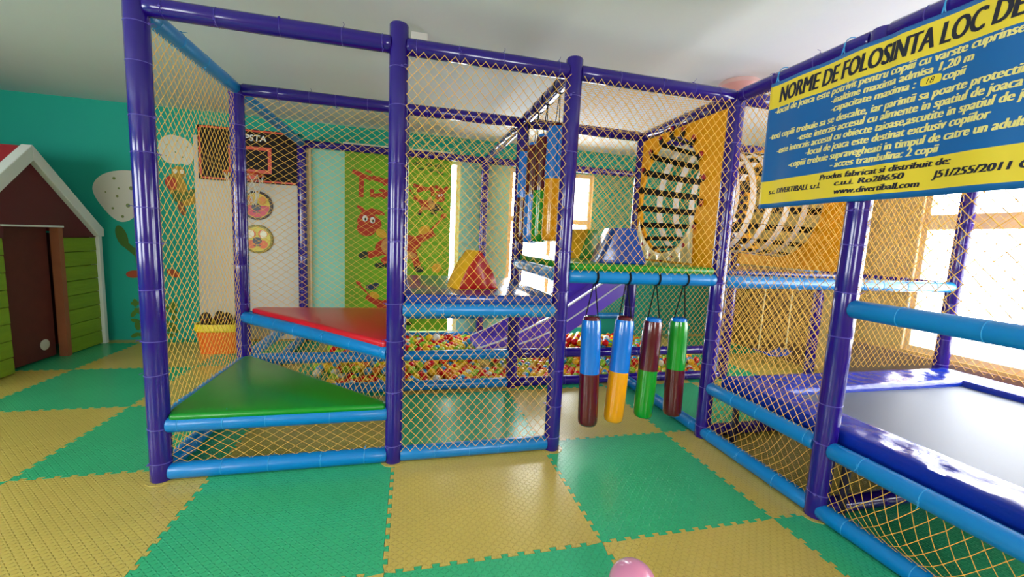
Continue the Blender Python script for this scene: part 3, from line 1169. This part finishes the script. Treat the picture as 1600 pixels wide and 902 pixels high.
btext('www.divertiball.com', S(.95), S(1.303), 1.726, .028, M_BTX)
btext('J51/255/2011 CARAS', S(1.342), S(1.75), 1.756, .03, M_BTX)
b = MB()
pts = []
for k in range(24):
    a = 2*PI*k/24
    pts.append((S(1.287)+.036*(abs(math.cos(a))**.5)*math.copysign(1, math.cos(a)), 2.166+.019*(abs(math.sin(a))**.5)*math.copysign(1, math.sin(a))))
b.add([bpos(s, z, .0022) for s, z in pts], [tuple(range(24))])
b.build('number_patch', M_BY, banner)
btext('18', S(1.272), S(1.30), 2.155, .024, M_BTX, 0, .3)
for s in (.03, .42, .83, 1.22):
    b = MB()
    R = RR+.01
    b.tube([Vector((c3+R*math.cos(2*PI*k/16), -BS0-s, H+R*math.sin(2*PI*k/16)))-BO for k in range(16)], .003, 5, closed=True)
    b.tube([bpos(s, 2.415), Vector((c3-R, -BS0-s, H))-BO], .003, 5)
    b.build('cable_tie', M_TIEB, banner, smooth=True)

# ------------------------------------------------------------------ flat shapes helper (stickers, prints)


def ell(cx, cz, rx, rz, a=0, n=20):
    return [(cx+rx*math.cos(2*PI*k/n)*math.cos(a)-rz*math.sin(2*PI*k/n)*math.sin(a), cz+rx*math.cos(2*PI*k/n)*math.sin(a)+rz*math.sin(2*PI*k/n)*math.cos(a)) for k in range(n)]


def bar(x0, z0, x1, z1, w):
    d = Vector((x1-x0, z1-z0)).normalized()
    nx, nz = -d.y*w/2, d.x*w/2
    return [(x0+nx, z0+nz), (x1+nx, z1+nz), (x1-nx, z1-nz), (x0-nx, z0-nz)]


SPLIT = {'shoe', 'cow_collar', 'cow_hooves', 'cow_eyes', 'cow_pupils', 'eye', 'balloon_spot', 'leaf_print', 'clover'}
ONE = {'cow_hooves': 'hoof', 'cow_eyes': 'cow_eye', 'cow_pupils': 'cow_pupil', 'clover': 'clover_leaf'}


def flat(name, polys, m, parent, y, th=.0015):
    if name in SPLIT:
        loc = Vector(parent.location)
        for p in polys:
            b = MB()
            b.prism([Vector((x, y, z))-loc for x, z in p], (0, -th, 0))
            b.build(ONE.get(name, name), m, parent)
        return
    b = MB()
    loc = Vector(parent.location)
    for i, p in enumerate(polys):
        b.prism([Vector((x, y-.0001*i, z))-loc for x, z in p], (0, -th, 0))
    return b.build(name, m, parent)


# ------------------------------------------------------------------ green printed blind with cow
M_PG = mat('print_green', '#78a81c', .55, var=.05)
M_PR = mat('print_red', '#c8391c', .55)
M_PO = mat('print_orange', '#e06a28', .55)
M_PD = mat('print_dark', '#1d2a1c', .55)
M_PY = mat('print_yellow', '#e9b32c', .55)
M_PT = mat('print_tan', '#d99a56', .55)
for m_ in (M_PG, M_PR, M_PO, M_PY, M_PT):
    nt_ = m_.node_tree
    tl_ = nt_.nodes.new('ShaderNodeBsdfTranslucent')
    tl_.inputs[0].default_value = nt_.nodes['Principled BSDF'].inputs['Base Color'].default_value
    mx_ = nt_.nodes.new('ShaderNodeMixShader')
    mx_.inputs[0].default_value = .2
    nt_.links.new(nt_.nodes['Principled BSDF'].outputs[0], mx_.inputs[1])
    nt_.links.new(tl_.outputs[0], mx_.inputs[2])
    nt_.links.new(mx_.outputs[0], nt_.nodes['Material Output'].inputs[0])
blind = thing('printed_blind', 'lime green hanging blind printed with red cartoon cows', 'blind', (-.07, 3.10, .1))
boxes('sheet', [(Vector((-.752, 3.10, .1))-Vector(blind.location), Vector((.60, 3.106, 2.50))-Vector(blind.location))], M_PG, blind)
b = MB()
b.tube([(-.70, 0, 2.42), (.69, 0, 2.42)], .02, 10)
b.build('roller', M_WHITE, blind, smooth=True)
yp = 3.099


def cow(cx, cz, s, flip=1):
    def T(p):
        return [(cx+flip*s*x, cz+s*z) for x, z in p]
    red = [ell(0, 0, .33, .15, .18), ell(-.40, .30, .17, .13, -.3), ell(-.44, .22, .13, .11), bar(.1, -.02, .5, .22, .12), bar(-.15, -.08, -.42, -.16, .1), bar(-.02, -.1, -.22, -.26, .1),
           bar(.2, -.08, .28, -.30, .1), ell(-.30, .46, .11, .035, -.3), ell(-.52, .50, .06, .025, -.6), bar(.4, .18, .62, .42, .03), ell(.64, .46, .05, .035, .6)]
    flat('cow_body', [T(p) for p in red], M_PR, blind, yp)
    flat('cow_patch', [T(p) for p in (ell(-.12, -.02, .12, .13), ell(-.05, .17, .09, .10, .4), ell(.12, -.14, .14, .06))], M_PT, blind, yp-.003)
    flat('cow_collar', [T(p) for p in (ell(-.24, .16, .08, .06, -.5), ell(.36, .24, .09, .06, .5))], M_PY, blind, yp-.0035)
    flat('cow_hooves', [T(p) for p in (ell(-.48, -.16, .07, .05, .5), ell(-.26, -.30, .07, .04), ell(-.14, -.30, .05, .04), ell(.30, -.34, .07, .05))], M_PD, blind, yp-.004)
    flat('cow_eyes', [T(p) for p in (ell(-.46, .36, .035, .045), ell(-.36, .34, .035, .045))], M_WHITE, blind, yp-.0045)
    flat('cow_pupils', [T(p) for p in (ell(-.455, .35, .014, .02), ell(-.352, .33, .014, .02))], M_PD, blind, yp-.007)


cow(-.08, 1.27, .92)
cow(.30, 1.83, .38, -1)
cow(-.12, .42, .72, -1)
letters = [bar(-.66, 2.19, -.43, 2.11, .055), bar(-.545, 2.17, -.555, 1.87, .06), bar(-.50, 2.22, -.43, 2.19, .03), bar(-.42, 2.13, -.20, 2.07, .06), bar(-.28, 2.05, -.08, 2.22, .06), bar(-.36, 2.14, -.10, 2.05, .03),
           bar(-.42, 1.98, -.42, 1.88, .05), bar(-.40, 1.90, -.20, 1.93, .05), bar(-.33, 1.98, -.22, 1.96, .04), bar(-.18, 1.98, -.15, 1.88, .05), bar(-.27, 1.98, -.27, 1.87, .04),
           ell(-.47, 1.66, .10, .055, .2), bar(.10, 2.07, .30, 2.03, .05), bar(.15, 2.0, .32, 2.05, .04), bar(.34, 2.08, .36, 1.95, .05), bar(.38, 2.08, .52, 2.02, .04), bar(.44, 1.97, .56, 2.08, .05)]
flat('lettering', letters, M_PR, blind, yp)
flat('flower', [ell(-.11+.035*math.cos(k), 1.77+.035*math.sin(k), .03, .03) for k in range(0, 6)], M_PO, blind, yp)
flat('flower', [ell(.43+.04*math.cos(k), .98+.04*math.sin(k), .03, .03) for k in range(0, 6)], M_PY, blind, yp)
flat('clover', [ell(.34, 1.84, .04, .05), ell(.42, 1.80, .05, .05), ell(.36, 1.76, .04, .03)], M_PD, blind, yp-.002)
flat('leaf_print', [ell(.15, 2.36, .06, .02, .2), ell(.30, 2.35, .05, .025), ell(.42, 2.34, .05, .03), ell(.2, 2.29, .05, .015), ell(.44, 2.26, .06, .02, -.4), ell(.34, 2.28, .04, .02)], mat('print_olive', '#3f6a14', .55), blind, yp)
flat('bird_print', [ell(-.42, .70, .07, .04), ell(-.36, .73, .04, .03)], mat('print_navy', '#1d2a52', .55), blind, yp)

# ------------------------------------------------------------------ white board, basketball hoop, round faces
wb = boxes('white_board', [((-2.42, 3.10, .0), (-1.27, 3.148, 2.46))], mat('off_white_board', '#cdc4ba', .5), smooth=False, bevel=.008)
tag(wb, 'tall white board against the teal wall behind the basketball hoop', 'board')
tag(boxes('trim_2', [((-1.24, 3.10, .0), (-1.15, 3.15, 2.44))], mat('cream_trim', '#e2cda6', .35), bevel=.01), 'narrow cream strip on the teal wall beside the white board', kind='structure')
hoop = thing('basketball_hoop', 'small basketball hoop with dark backboard and orange markings', 'basketball hoop', (-1.81, 3.09, 1.95))
HO = Vector(hoop.location)
M_BKB = mat('backboard_dark', '#160a09', .5, spec=.15)
M_BKO = mat('backboard_orange', '#d8401c', .4)
b = MB()
b.box(Vector((-2.36, 3.065, 1.955))-HO, Vector((-1.27, 3.09, 2.58))-HO)
b.build('backboard', M_BKB, hoop, bevel=.03, seg=3)
flat('border_marking', [bar(-2.32, 2.56, -1.31, 2.56, .02), bar(-2.32, 1.975, -1.31, 1.975, .02), bar(-2.335, 1.99, -2.335, 2.545, .02)], M_BKO, hoop, 3.064)
flat('target_square', [bar(-2.04, 2.36, -1.58, 2.36, .04), bar(-2.04, 2.09, -1.58, 2.09, .04), bar(-2.02, 2.07, -2.02, 2.38, .04), bar(-1.60, 2.07, -1.60, 2.38, .04)], M_BKO, hoop, 3.064)
me = text_mesh('KIPSTA', .02, .1)
xs = [v.co.x for v in me.vertices]
xs0, xs1 = min(xs), max(xs)
for v in me.vertices:
    v.co = Vector((-1.965+(v.co.x-xs0)/(xs1-xs0)*.335, 3.062, 2.445+v.co.y*.1))-HO
me.materials.append(M_WHITE)
link('lettering', me, hoop)['kind'] = 'stuff'
b = MB()
b.tube([Vector((-1.81+.20*math.cos(2*PI*k/24), 2.86+.20*math.sin(2*PI*k/24), 2.03))-HO for k in range(24)], .012, 8, closed=True)
b.box(Vector((-1.90, 3.0, 1.99))-HO, Vector((-1.72, 3.066, 2.05))-HO)
b.build('rim', M_BKO, hoop, smooth=True)
b = MB()
for k in range(12):
    for s in (-1, 1):
        pts = []
        for i in range(6):
            f = i/5
            R = .195-.085*f
            a = 2*PI*k/12+s*f*1.05
            pts.append(Vector((-1.81+R*math.cos(a), 2.86+R*math.sin(a), 2.02-.34*f))-HO)
        b.tube(pts, .0035, 4)
b.build('hoop_net', mat('white_cord', '#e8e4dc', .8), hoop)

for z, cols, lab in ((1.685, ('#e6c13a', '#d0304a', '#e58a2a'), 'round toy face board with a pink lower half below the hoop'), (1.275, ('#d8c13a', '#e0612a', '#efe4c8'), 'round toy face board with a yellow rim, lower of the two')):
    d = thing('round_face_board', lab, 'toy', (-1.76, 3.10, z-.19))
    DO = Vector(d.location)
    q = Vector((0, -1, 0)).to_track_quat('Z', 'Y')
    C_ = Vector((-1.76, 3.10, z))-DO
    b = MB()
    b.lathe([(.172, 0), (.177, .012), (.172, .024), (.15, .026)], 32, c=C_, ax=q)
    b.build('rim', mat('toy_rim_dark' if z > 1.5 else 'toy_rim_olive', '#3a2418' if z > 1.5 else '#8a7a1c', .4), d, smooth=True)
    flat('face', [ell(-1.76, z, .15, .15, 0, 28)], mat('toy_face_%d' % int(z*10), cols[0], .4), d, 3.073)
    flat('face_half', [[(-1.76+.145*math.cos(PI+PI*k/14), z+.145*math.sin(PI+PI*k/14)) for k in range(15)]] if z > 1.5 else [ell(-1.76+.09*math.cos(1.57*k+.8), z+.09*math.sin(1.57*k+.8), .052, .052) for k in range(4)],
         mat('toy_half_%d' % int(z*10), cols[1], .4), d, 3.071)
    flat('eye', [ell(-1.83, z+.06, .04, .05), ell(-1.69, z+.06, .04, .05)], mat('toy_eye_%d' % int(z*10), cols[2], .4), d, 3.0695)
    flat('nose', [ell(-1.76, z-.02, .05, .045)] + [bar(-1.80, z-.08, -1.72, z-.08, .012)], mat('toy_nose', '#3a3a48', .4), d, 3.067)

# ------------------------------------------------------------------ wall stickers (animals under white balloons)


def sticker(label, bl, spots_, parts, loc):
    t = thing('wall_sticker', label, 'sticker', loc)
    for _ in range(2):
        bl = [q for i in range(len(bl)) for q in ((bl[i-1][0]*.25+bl[i][0]*.75, bl[i-1][1]*.25+bl[i][1]*.75), (bl[i][0]*.75+bl[(i+1) % len(bl)][0]*.25, bl[i][1]*.75+bl[(i+1) % len(bl)][1]*.25))]
    flat('balloon', [bl], mat('sticker_white', '#d8d3c6', .6), t, 3.149)
    flat('balloon_spot', [ell(x, z, r*.75, r*.8) for x, z, r in spots_], mat('sticker_olive', '#7d8a4a', .6), t, 3.147)
    for i, (nm, col, polys) in enumerate(parts):
        flat(nm, polys, mat('sticker_'+col.strip('#'), col, .6), t, 3.1485-.0018*(i+1))
    return t


balloon1 = [(-3.46, 1.72), (-3.44, 1.85), (-3.34, 1.95), (-3.18, 2.0), (-3.0, 2.0), (-2.86, 1.95), (-2.80, 1.84), (-2.82, 1.68), (-2.90, 1.54), (-3.0, 1.46), (-3.06, 1.48), (-3.12, 1.42), (-3.22, 1.40), (-3.33, 1.50)]
sticker('wall sticker of a green creature hanging from a white spotted balloon beside the playhouse', balloon1,
        [(-3.24, 1.9, .02), (-3.08, 1.80, .028), (-3.12, 1.60, .028), (-3.22, 1.70, .018), (-3.27, 1.56, .016), (-3.18, 1.47, .02), (-2.98, 1.70, .02), (-3.2, 1.79, .014), (-3.33, 1.74, .01)],
        [('arm', '#3f6a1e', [ell(-3.20, 1.24, .055, .13, .25), bar(-3.18, 1.16, -3.02, 1.0, .07)]), ('body', '#4e7a28', [ell(-2.96, 1.03, .12, .26), ell(-2.93, 1.28, .10, .10)]),
         ('stripe', '#a09a3a', [bar(-3.07, z, -2.86, z+.01, .03) for z in (.86, .95, 1.04, 1.13)]), ('shoe', '#a8431e', [ell(-3.10, .80, .08, .045, .1), ell(-2.70, .82, .075, .045, -.5)]),
         ('eye', '#e8e6dc', [ell(-2.99, 1.28, .035, .045), ell(-2.90, 1.28, .035, .045)])], (-3.1, 3.149, .75))
balloon2 = [(-2.80, 2.26), (-2.78, 2.38), (-2.68, 2.45), (-2.58, 2.44), (-2.48, 2.40), (-2.43, 2.30), (-2.44, 2.18), (-2.50, 2.10), (-2.56, 2.13), (-2.64, 2.11), (-2.74, 2.13)]
balloon2 = [(x, z) for x, z in balloon2]
sticker('wall sticker of a yellow bird with red chest under a cream spotted balloon', balloon2, [(-2.7, 2.33, .012), (-2.55, 2.2, .012), (-2.5, 2.32, .012), (-2.62, 2.25, .01), (-2.6, 2.38, .009), (-2.72, 2.2, .01)],
        [('body', '#b08a1c', [ell(-2.62, 1.86, .10, .15, .3), ell(-2.50, 1.72, .13, .07, .5), ell(-2.60, 2.02, .07, .07)]), ('chest', '#c0391a', [ell(-2.68, 1.89, .06, .08, .2)]),
         ('wing', '#4a6a1e', [ell(-2.52, 1.76, .11, .04, .7), ell(-2.62, 1.74, .05, .07)]), ('tail', '#8a4a1c', [ell(-2.58, 1.60, .035, .09, .3)]), ('eye', '#ece6d6', [ell(-2.63, 2.03, .022, .026), ell(-2.56, 2.03, .022, .026)])], (-2.6, 3.149, 1.5))
t = thing('wall_sticker', 'green plant wall sticker low on the teal wall by the playhouse', 'sticker', (-3.0, 3.149, .1))
rp = random.Random(5)
flat('leaves', [ell(-3.05+rp.uniform(-.08, .35), .14+rp.uniform(-.1, .32), .05, .025, rp.uniform(0, 3)) for _ in range(34)], mat('sticker_leaf', '#4d7d22', .6), t, 3.149)

# ------------------------------------------------------------------ toy bin
tb = thing('toy_bin', 'orange toy bin with yellow rim and dark toys in it behind the frame', 'toy bin', (-1.98, 2.6, 0))
M_OR = mat('toy_orange_plastic', '#ef6a1c', .35)
b = MB()
n = 28


def rrect(hx, hy, z, n=28):
    out = []
    for k in range(n):
        a = 2*PI*k/n
        cx_, sx_ = math.cos(a), math.sin(a)
        out.append((hx*math.copysign(abs(cx_)**.5, cx_), hy*math.copysign(abs(sx_)**.5, sx_), z))
    return out


rings = [rrect(.20, .15, 0), rrect(.23, .175, .26), rrect(.215, .16, .26), rrect(.19, .14, .02)]
vs = [p for r in rings for p in r]
fs = [tuple(range(n))[::-1], tuple(3*n+k for k in range(n))]
for j in range(3):
    fs += [(j*n+k, j*n+(k+1) % n, (j+1)*n+(k+1) % n, (j+1)*n+k) for k in range(n)]
b.add(vs, fs)
b.build('bin', M_OR, tb, smooth=True)
b = MB()
rings = [rrect(.235, .18, .25), rrect(.245, .19, .265), rrect(.24, .185, .335), rrect(.22, .165, .335), rrect(.215, .16, .25)]
vs = [p for r in rings for p in r]
fs = []
for j in range(5):
    jj = (j+1) % 5
    fs += [(j*n+k, j*n+(k+1) % n, jj*n+(k+1) % n, jj*n+k) for k in range(n)]
b.add(vs, fs)
b.build('rim', mat('toy_yellow_plastic', '#e8c81c', .35), tb, smooth=True)
for i, x in enumerate((-.15, -.05, .06, .15)):
    tt = tag(link('dark_toy', None, None), ('first', 'second', 'third', 'fourth')[i] + ' dark knobbly toy from the left in the orange bin', 'toy', 'dark toys in the orange bin')
    tt.location = (-1.98+x, 2.6+(.05 if i % 2 else -.04), .05)
    b = MB()
    b.lathe([(.03, 0), (.045, .06), (.04, .24), (.05, .29), (.055, .33), (.04, .38), (.015, .4)], 12)
    b.build('body', mat('toy_dark', '#221410', .5), tt, smooth=True)
    b = MB()
    b.lathe([(.054, .315), (.058, .325), (.054, .335)], 12)
    b.build('band', mat('toy_band', '#5a2a12', .5), tt, smooth=True)

# ------------------------------------------------------------------ playhouse
ph = thing('playhouse', 'wooden playhouse with green plank walls, dark red gable and white trim', 'playhouse', (-3.36, 2.2, 0))
PO = Vector(ph.location)
M_PLK = mat('playhouse_green_plank', '#7d9c1a', .6, bump=.3, bscale=12, var=.22, vscale=6, stretch=(1, .4, 3))
M_GAB = mat('playhouse_dark_red', '#5e0d1a', .5, var=.08)
M_PTR = mat('playhouse_white_trim', '#dfe2de', .45)
M_JAMB = mat('playhouse_jamb', '#9a5a3a', .6, var=.2, vscale=8)
M_ROOF = mat('playhouse_roof_red', '#a8222e', .5)
M_PIN = mat('playhouse_inside', '#45161a', .8)
ye0, ye1, yap = 1.36, 3.04, 2.20
PX = -3.36
PD = 1.1
pl = .152
for y0, y1 in ((ye0+.05, 1.895), (2.525, ye1-.05)):
    for k in range(8):
        b = MB()
        z0 = .01+k*pl
        z1 = min(z0+pl-.006, 1.225)
        b.prism([(PX+.001-PO.x, y0-PO.y, z0), (PX-.002-PO.x, y0-PO.y, z1), (PX-.03-PO.x, y0-PO.y, z1), (PX-.03-PO.x, y0-PO.y, z0)], (0, y1-y0, 0))
        b.build('plank', M_PLK, ph, bevel=.003, seg=1)
b = MB()
b.prism([Vector((PX-.03, ye0+.03, 1.225))-PO, Vector((PX-.03, 1.9, 1.225))-PO, Vector((PX-.03, 1.9, 1.335))-PO, Vector((PX-.03, 2.5, 1.335))-PO, Vector((PX-.03, 2.5, 1.225))-PO, Vector((PX-.03, ye1-.03, 1.225))-PO, Vector((PX-.03, yap, 1.96))-PO], (.035, 0, 0))
b.build('gable_board', M_GAB, ph)
boxes('lintel', [(Vector((PX-.03, 1.88, 1.325))-PO, Vector((PX+.016, 2.54, 1.342))-PO)], M_PTR, ph)
boxes('door_jamb', [(Vector((PX-.06, 2.47, 0))-PO, Vector((PX+.012, 2.525, 1.325))-PO)], M_JAMB, ph)
boxes('corner_trim', [(Vector((PX-.06, ye1-.052, 0))-PO, Vector((PX+.03, ye1, 1.26))-PO)], M_PTR, ph, bevel=.004)
boxes('corner_trim', [(Vector((PX-.06, ye0, 0))-PO, Vector((PX+.03, ye0+.07, 1.26))-PO)], M_PTR, ph, bevel=.004)
for s in (-1, 1):
    ye = yap+s*.84
    b = MB()
    q = [(ye, 1.235), (ye+s*.0, 1.32), (yap, 2.075), (yap, 1.935), (ye-s*.075, 1.235)]
    b.prism([Vector((PX-.03, y, z))-PO for y, z in q], (.085, 0, 0))
    b.build('barge_board', M_PTR, ph, bevel=.004, seg=1)
    b = MB()
    q = [(yap, 2.03), (yap, 2.06), (ye+s*.02, 1.30), (ye+s*.02, 1.27)]
    b.prism([Vector((PX-.03, y, z))-PO for y, z in q], (-PD, 0, 0))
    b.build('roof_slope', M_ROOF, ph)
    boxes('side_wall', [(Vector((PX-PD, min(ye, ye-s*.04), 0))-PO, Vector((PX-.06, max(ye, ye-s*.04), 1.25))-PO)], M_PIN, ph)
b = MB()
b.prism([Vector((PX-PD, y, z))-PO for y, z in ((ye0, 0), (ye1, 0), (ye1, 1.25), (yap, 2.02), (ye0, 1.25))], (.04, 0, 0))
b.build('back_wall', M_PIN, ph)
leaf = boxes('door_leaf', [(Vector((PX-.115, 1.905, .02))-PO, Vector((PX-.085, 2.468, 1.32))-PO)], mat('playhouse_door_brown', '#5c241c', .7, var=.3, vscale=9), ph)
b = MB()
b.lathe([(.004, 0), (.05, .004), (.055, .012), (.03, .02)], 16, c=Vector((PX-.086, 2.33, .16))-PO, ax=Vector((1, 0, 0)).to_track_quat('Z', 'Y'))
b.build('door_knob', mat('door_knob_white', '#cfc7bb', .6), leaf, smooth=True)

# ------------------------------------------------------------------ pink balloon on the floor, ceiling fittings
bl = thing('balloon', 'pink balloon on the mats at the bottom edge of the photo', 'balloon', (.94, -1.37, 0.012))
b = MB()
prof = [(.004, 0)]
for k in range(1, 16):
    a = PI*k/16
    r = .09*math.sin(a)**.85
    prof.append((r, .115*(1-math.cos(a))*(1-.06*math.sin(a))))
prof.append((.004, .23))
q = Vector((-.25, -.75, .55)).to_track_quat('Z', 'Y')
b.lathe([(r, z-.115) for r, z in prof], 28, c=(0, 0, .105), ax=q)
b.build('skin', mat('pink_balloon_rubber', '#e58fb6', .22, coat=.4), bl, smooth=True, angle=0)
b = MB()
kc = Vector((0, 0, .105)) + (q @ Vector((0, 0, .115)))
b.lathe([(.008, -.004), (.006, .006), (.012, .016), (.01, .018)], 12, c=kc, ax=q)
b.build('knot', mat('pink_balloon_knot', '#c8608c', .35), bl, smooth=True)

fx = boxes('ceiling_box', [((.06, .33, 2.70), (.17, .45, 2.75))], mat('fixture_grey_white', '#cfcac8', .5), bevel=.006)
tag(fx, 'small white junction box on the ceiling above the middle posts', 'ceiling box')
cl = thing('ceiling_lamp', 'round pinkish ceiling lamp above the banner corner', 'lamp', (2.62, .32, 2.62))
b = MB()
b.lathe([(.01, .02), (.08, .03), (.125, .065), (.148, .10)], 24)
b.build('shade', mat('pink_lamp_glass', '#e2a9a6', .3), cl, smooth=True)
b = MB()
b.lathe([(.15, .10), (.15, .13)], 24)
b.build('base', mat('lamp_base_pink', '#d9b3b0', .4), cl, smooth=True)
b = MB()
b.lathe([(.008, 0), (.012, .01), (.006, .024)], 10)
b.build('knob', mat('lamp_knob', '#8a4a44', .4), cl, smooth=True)
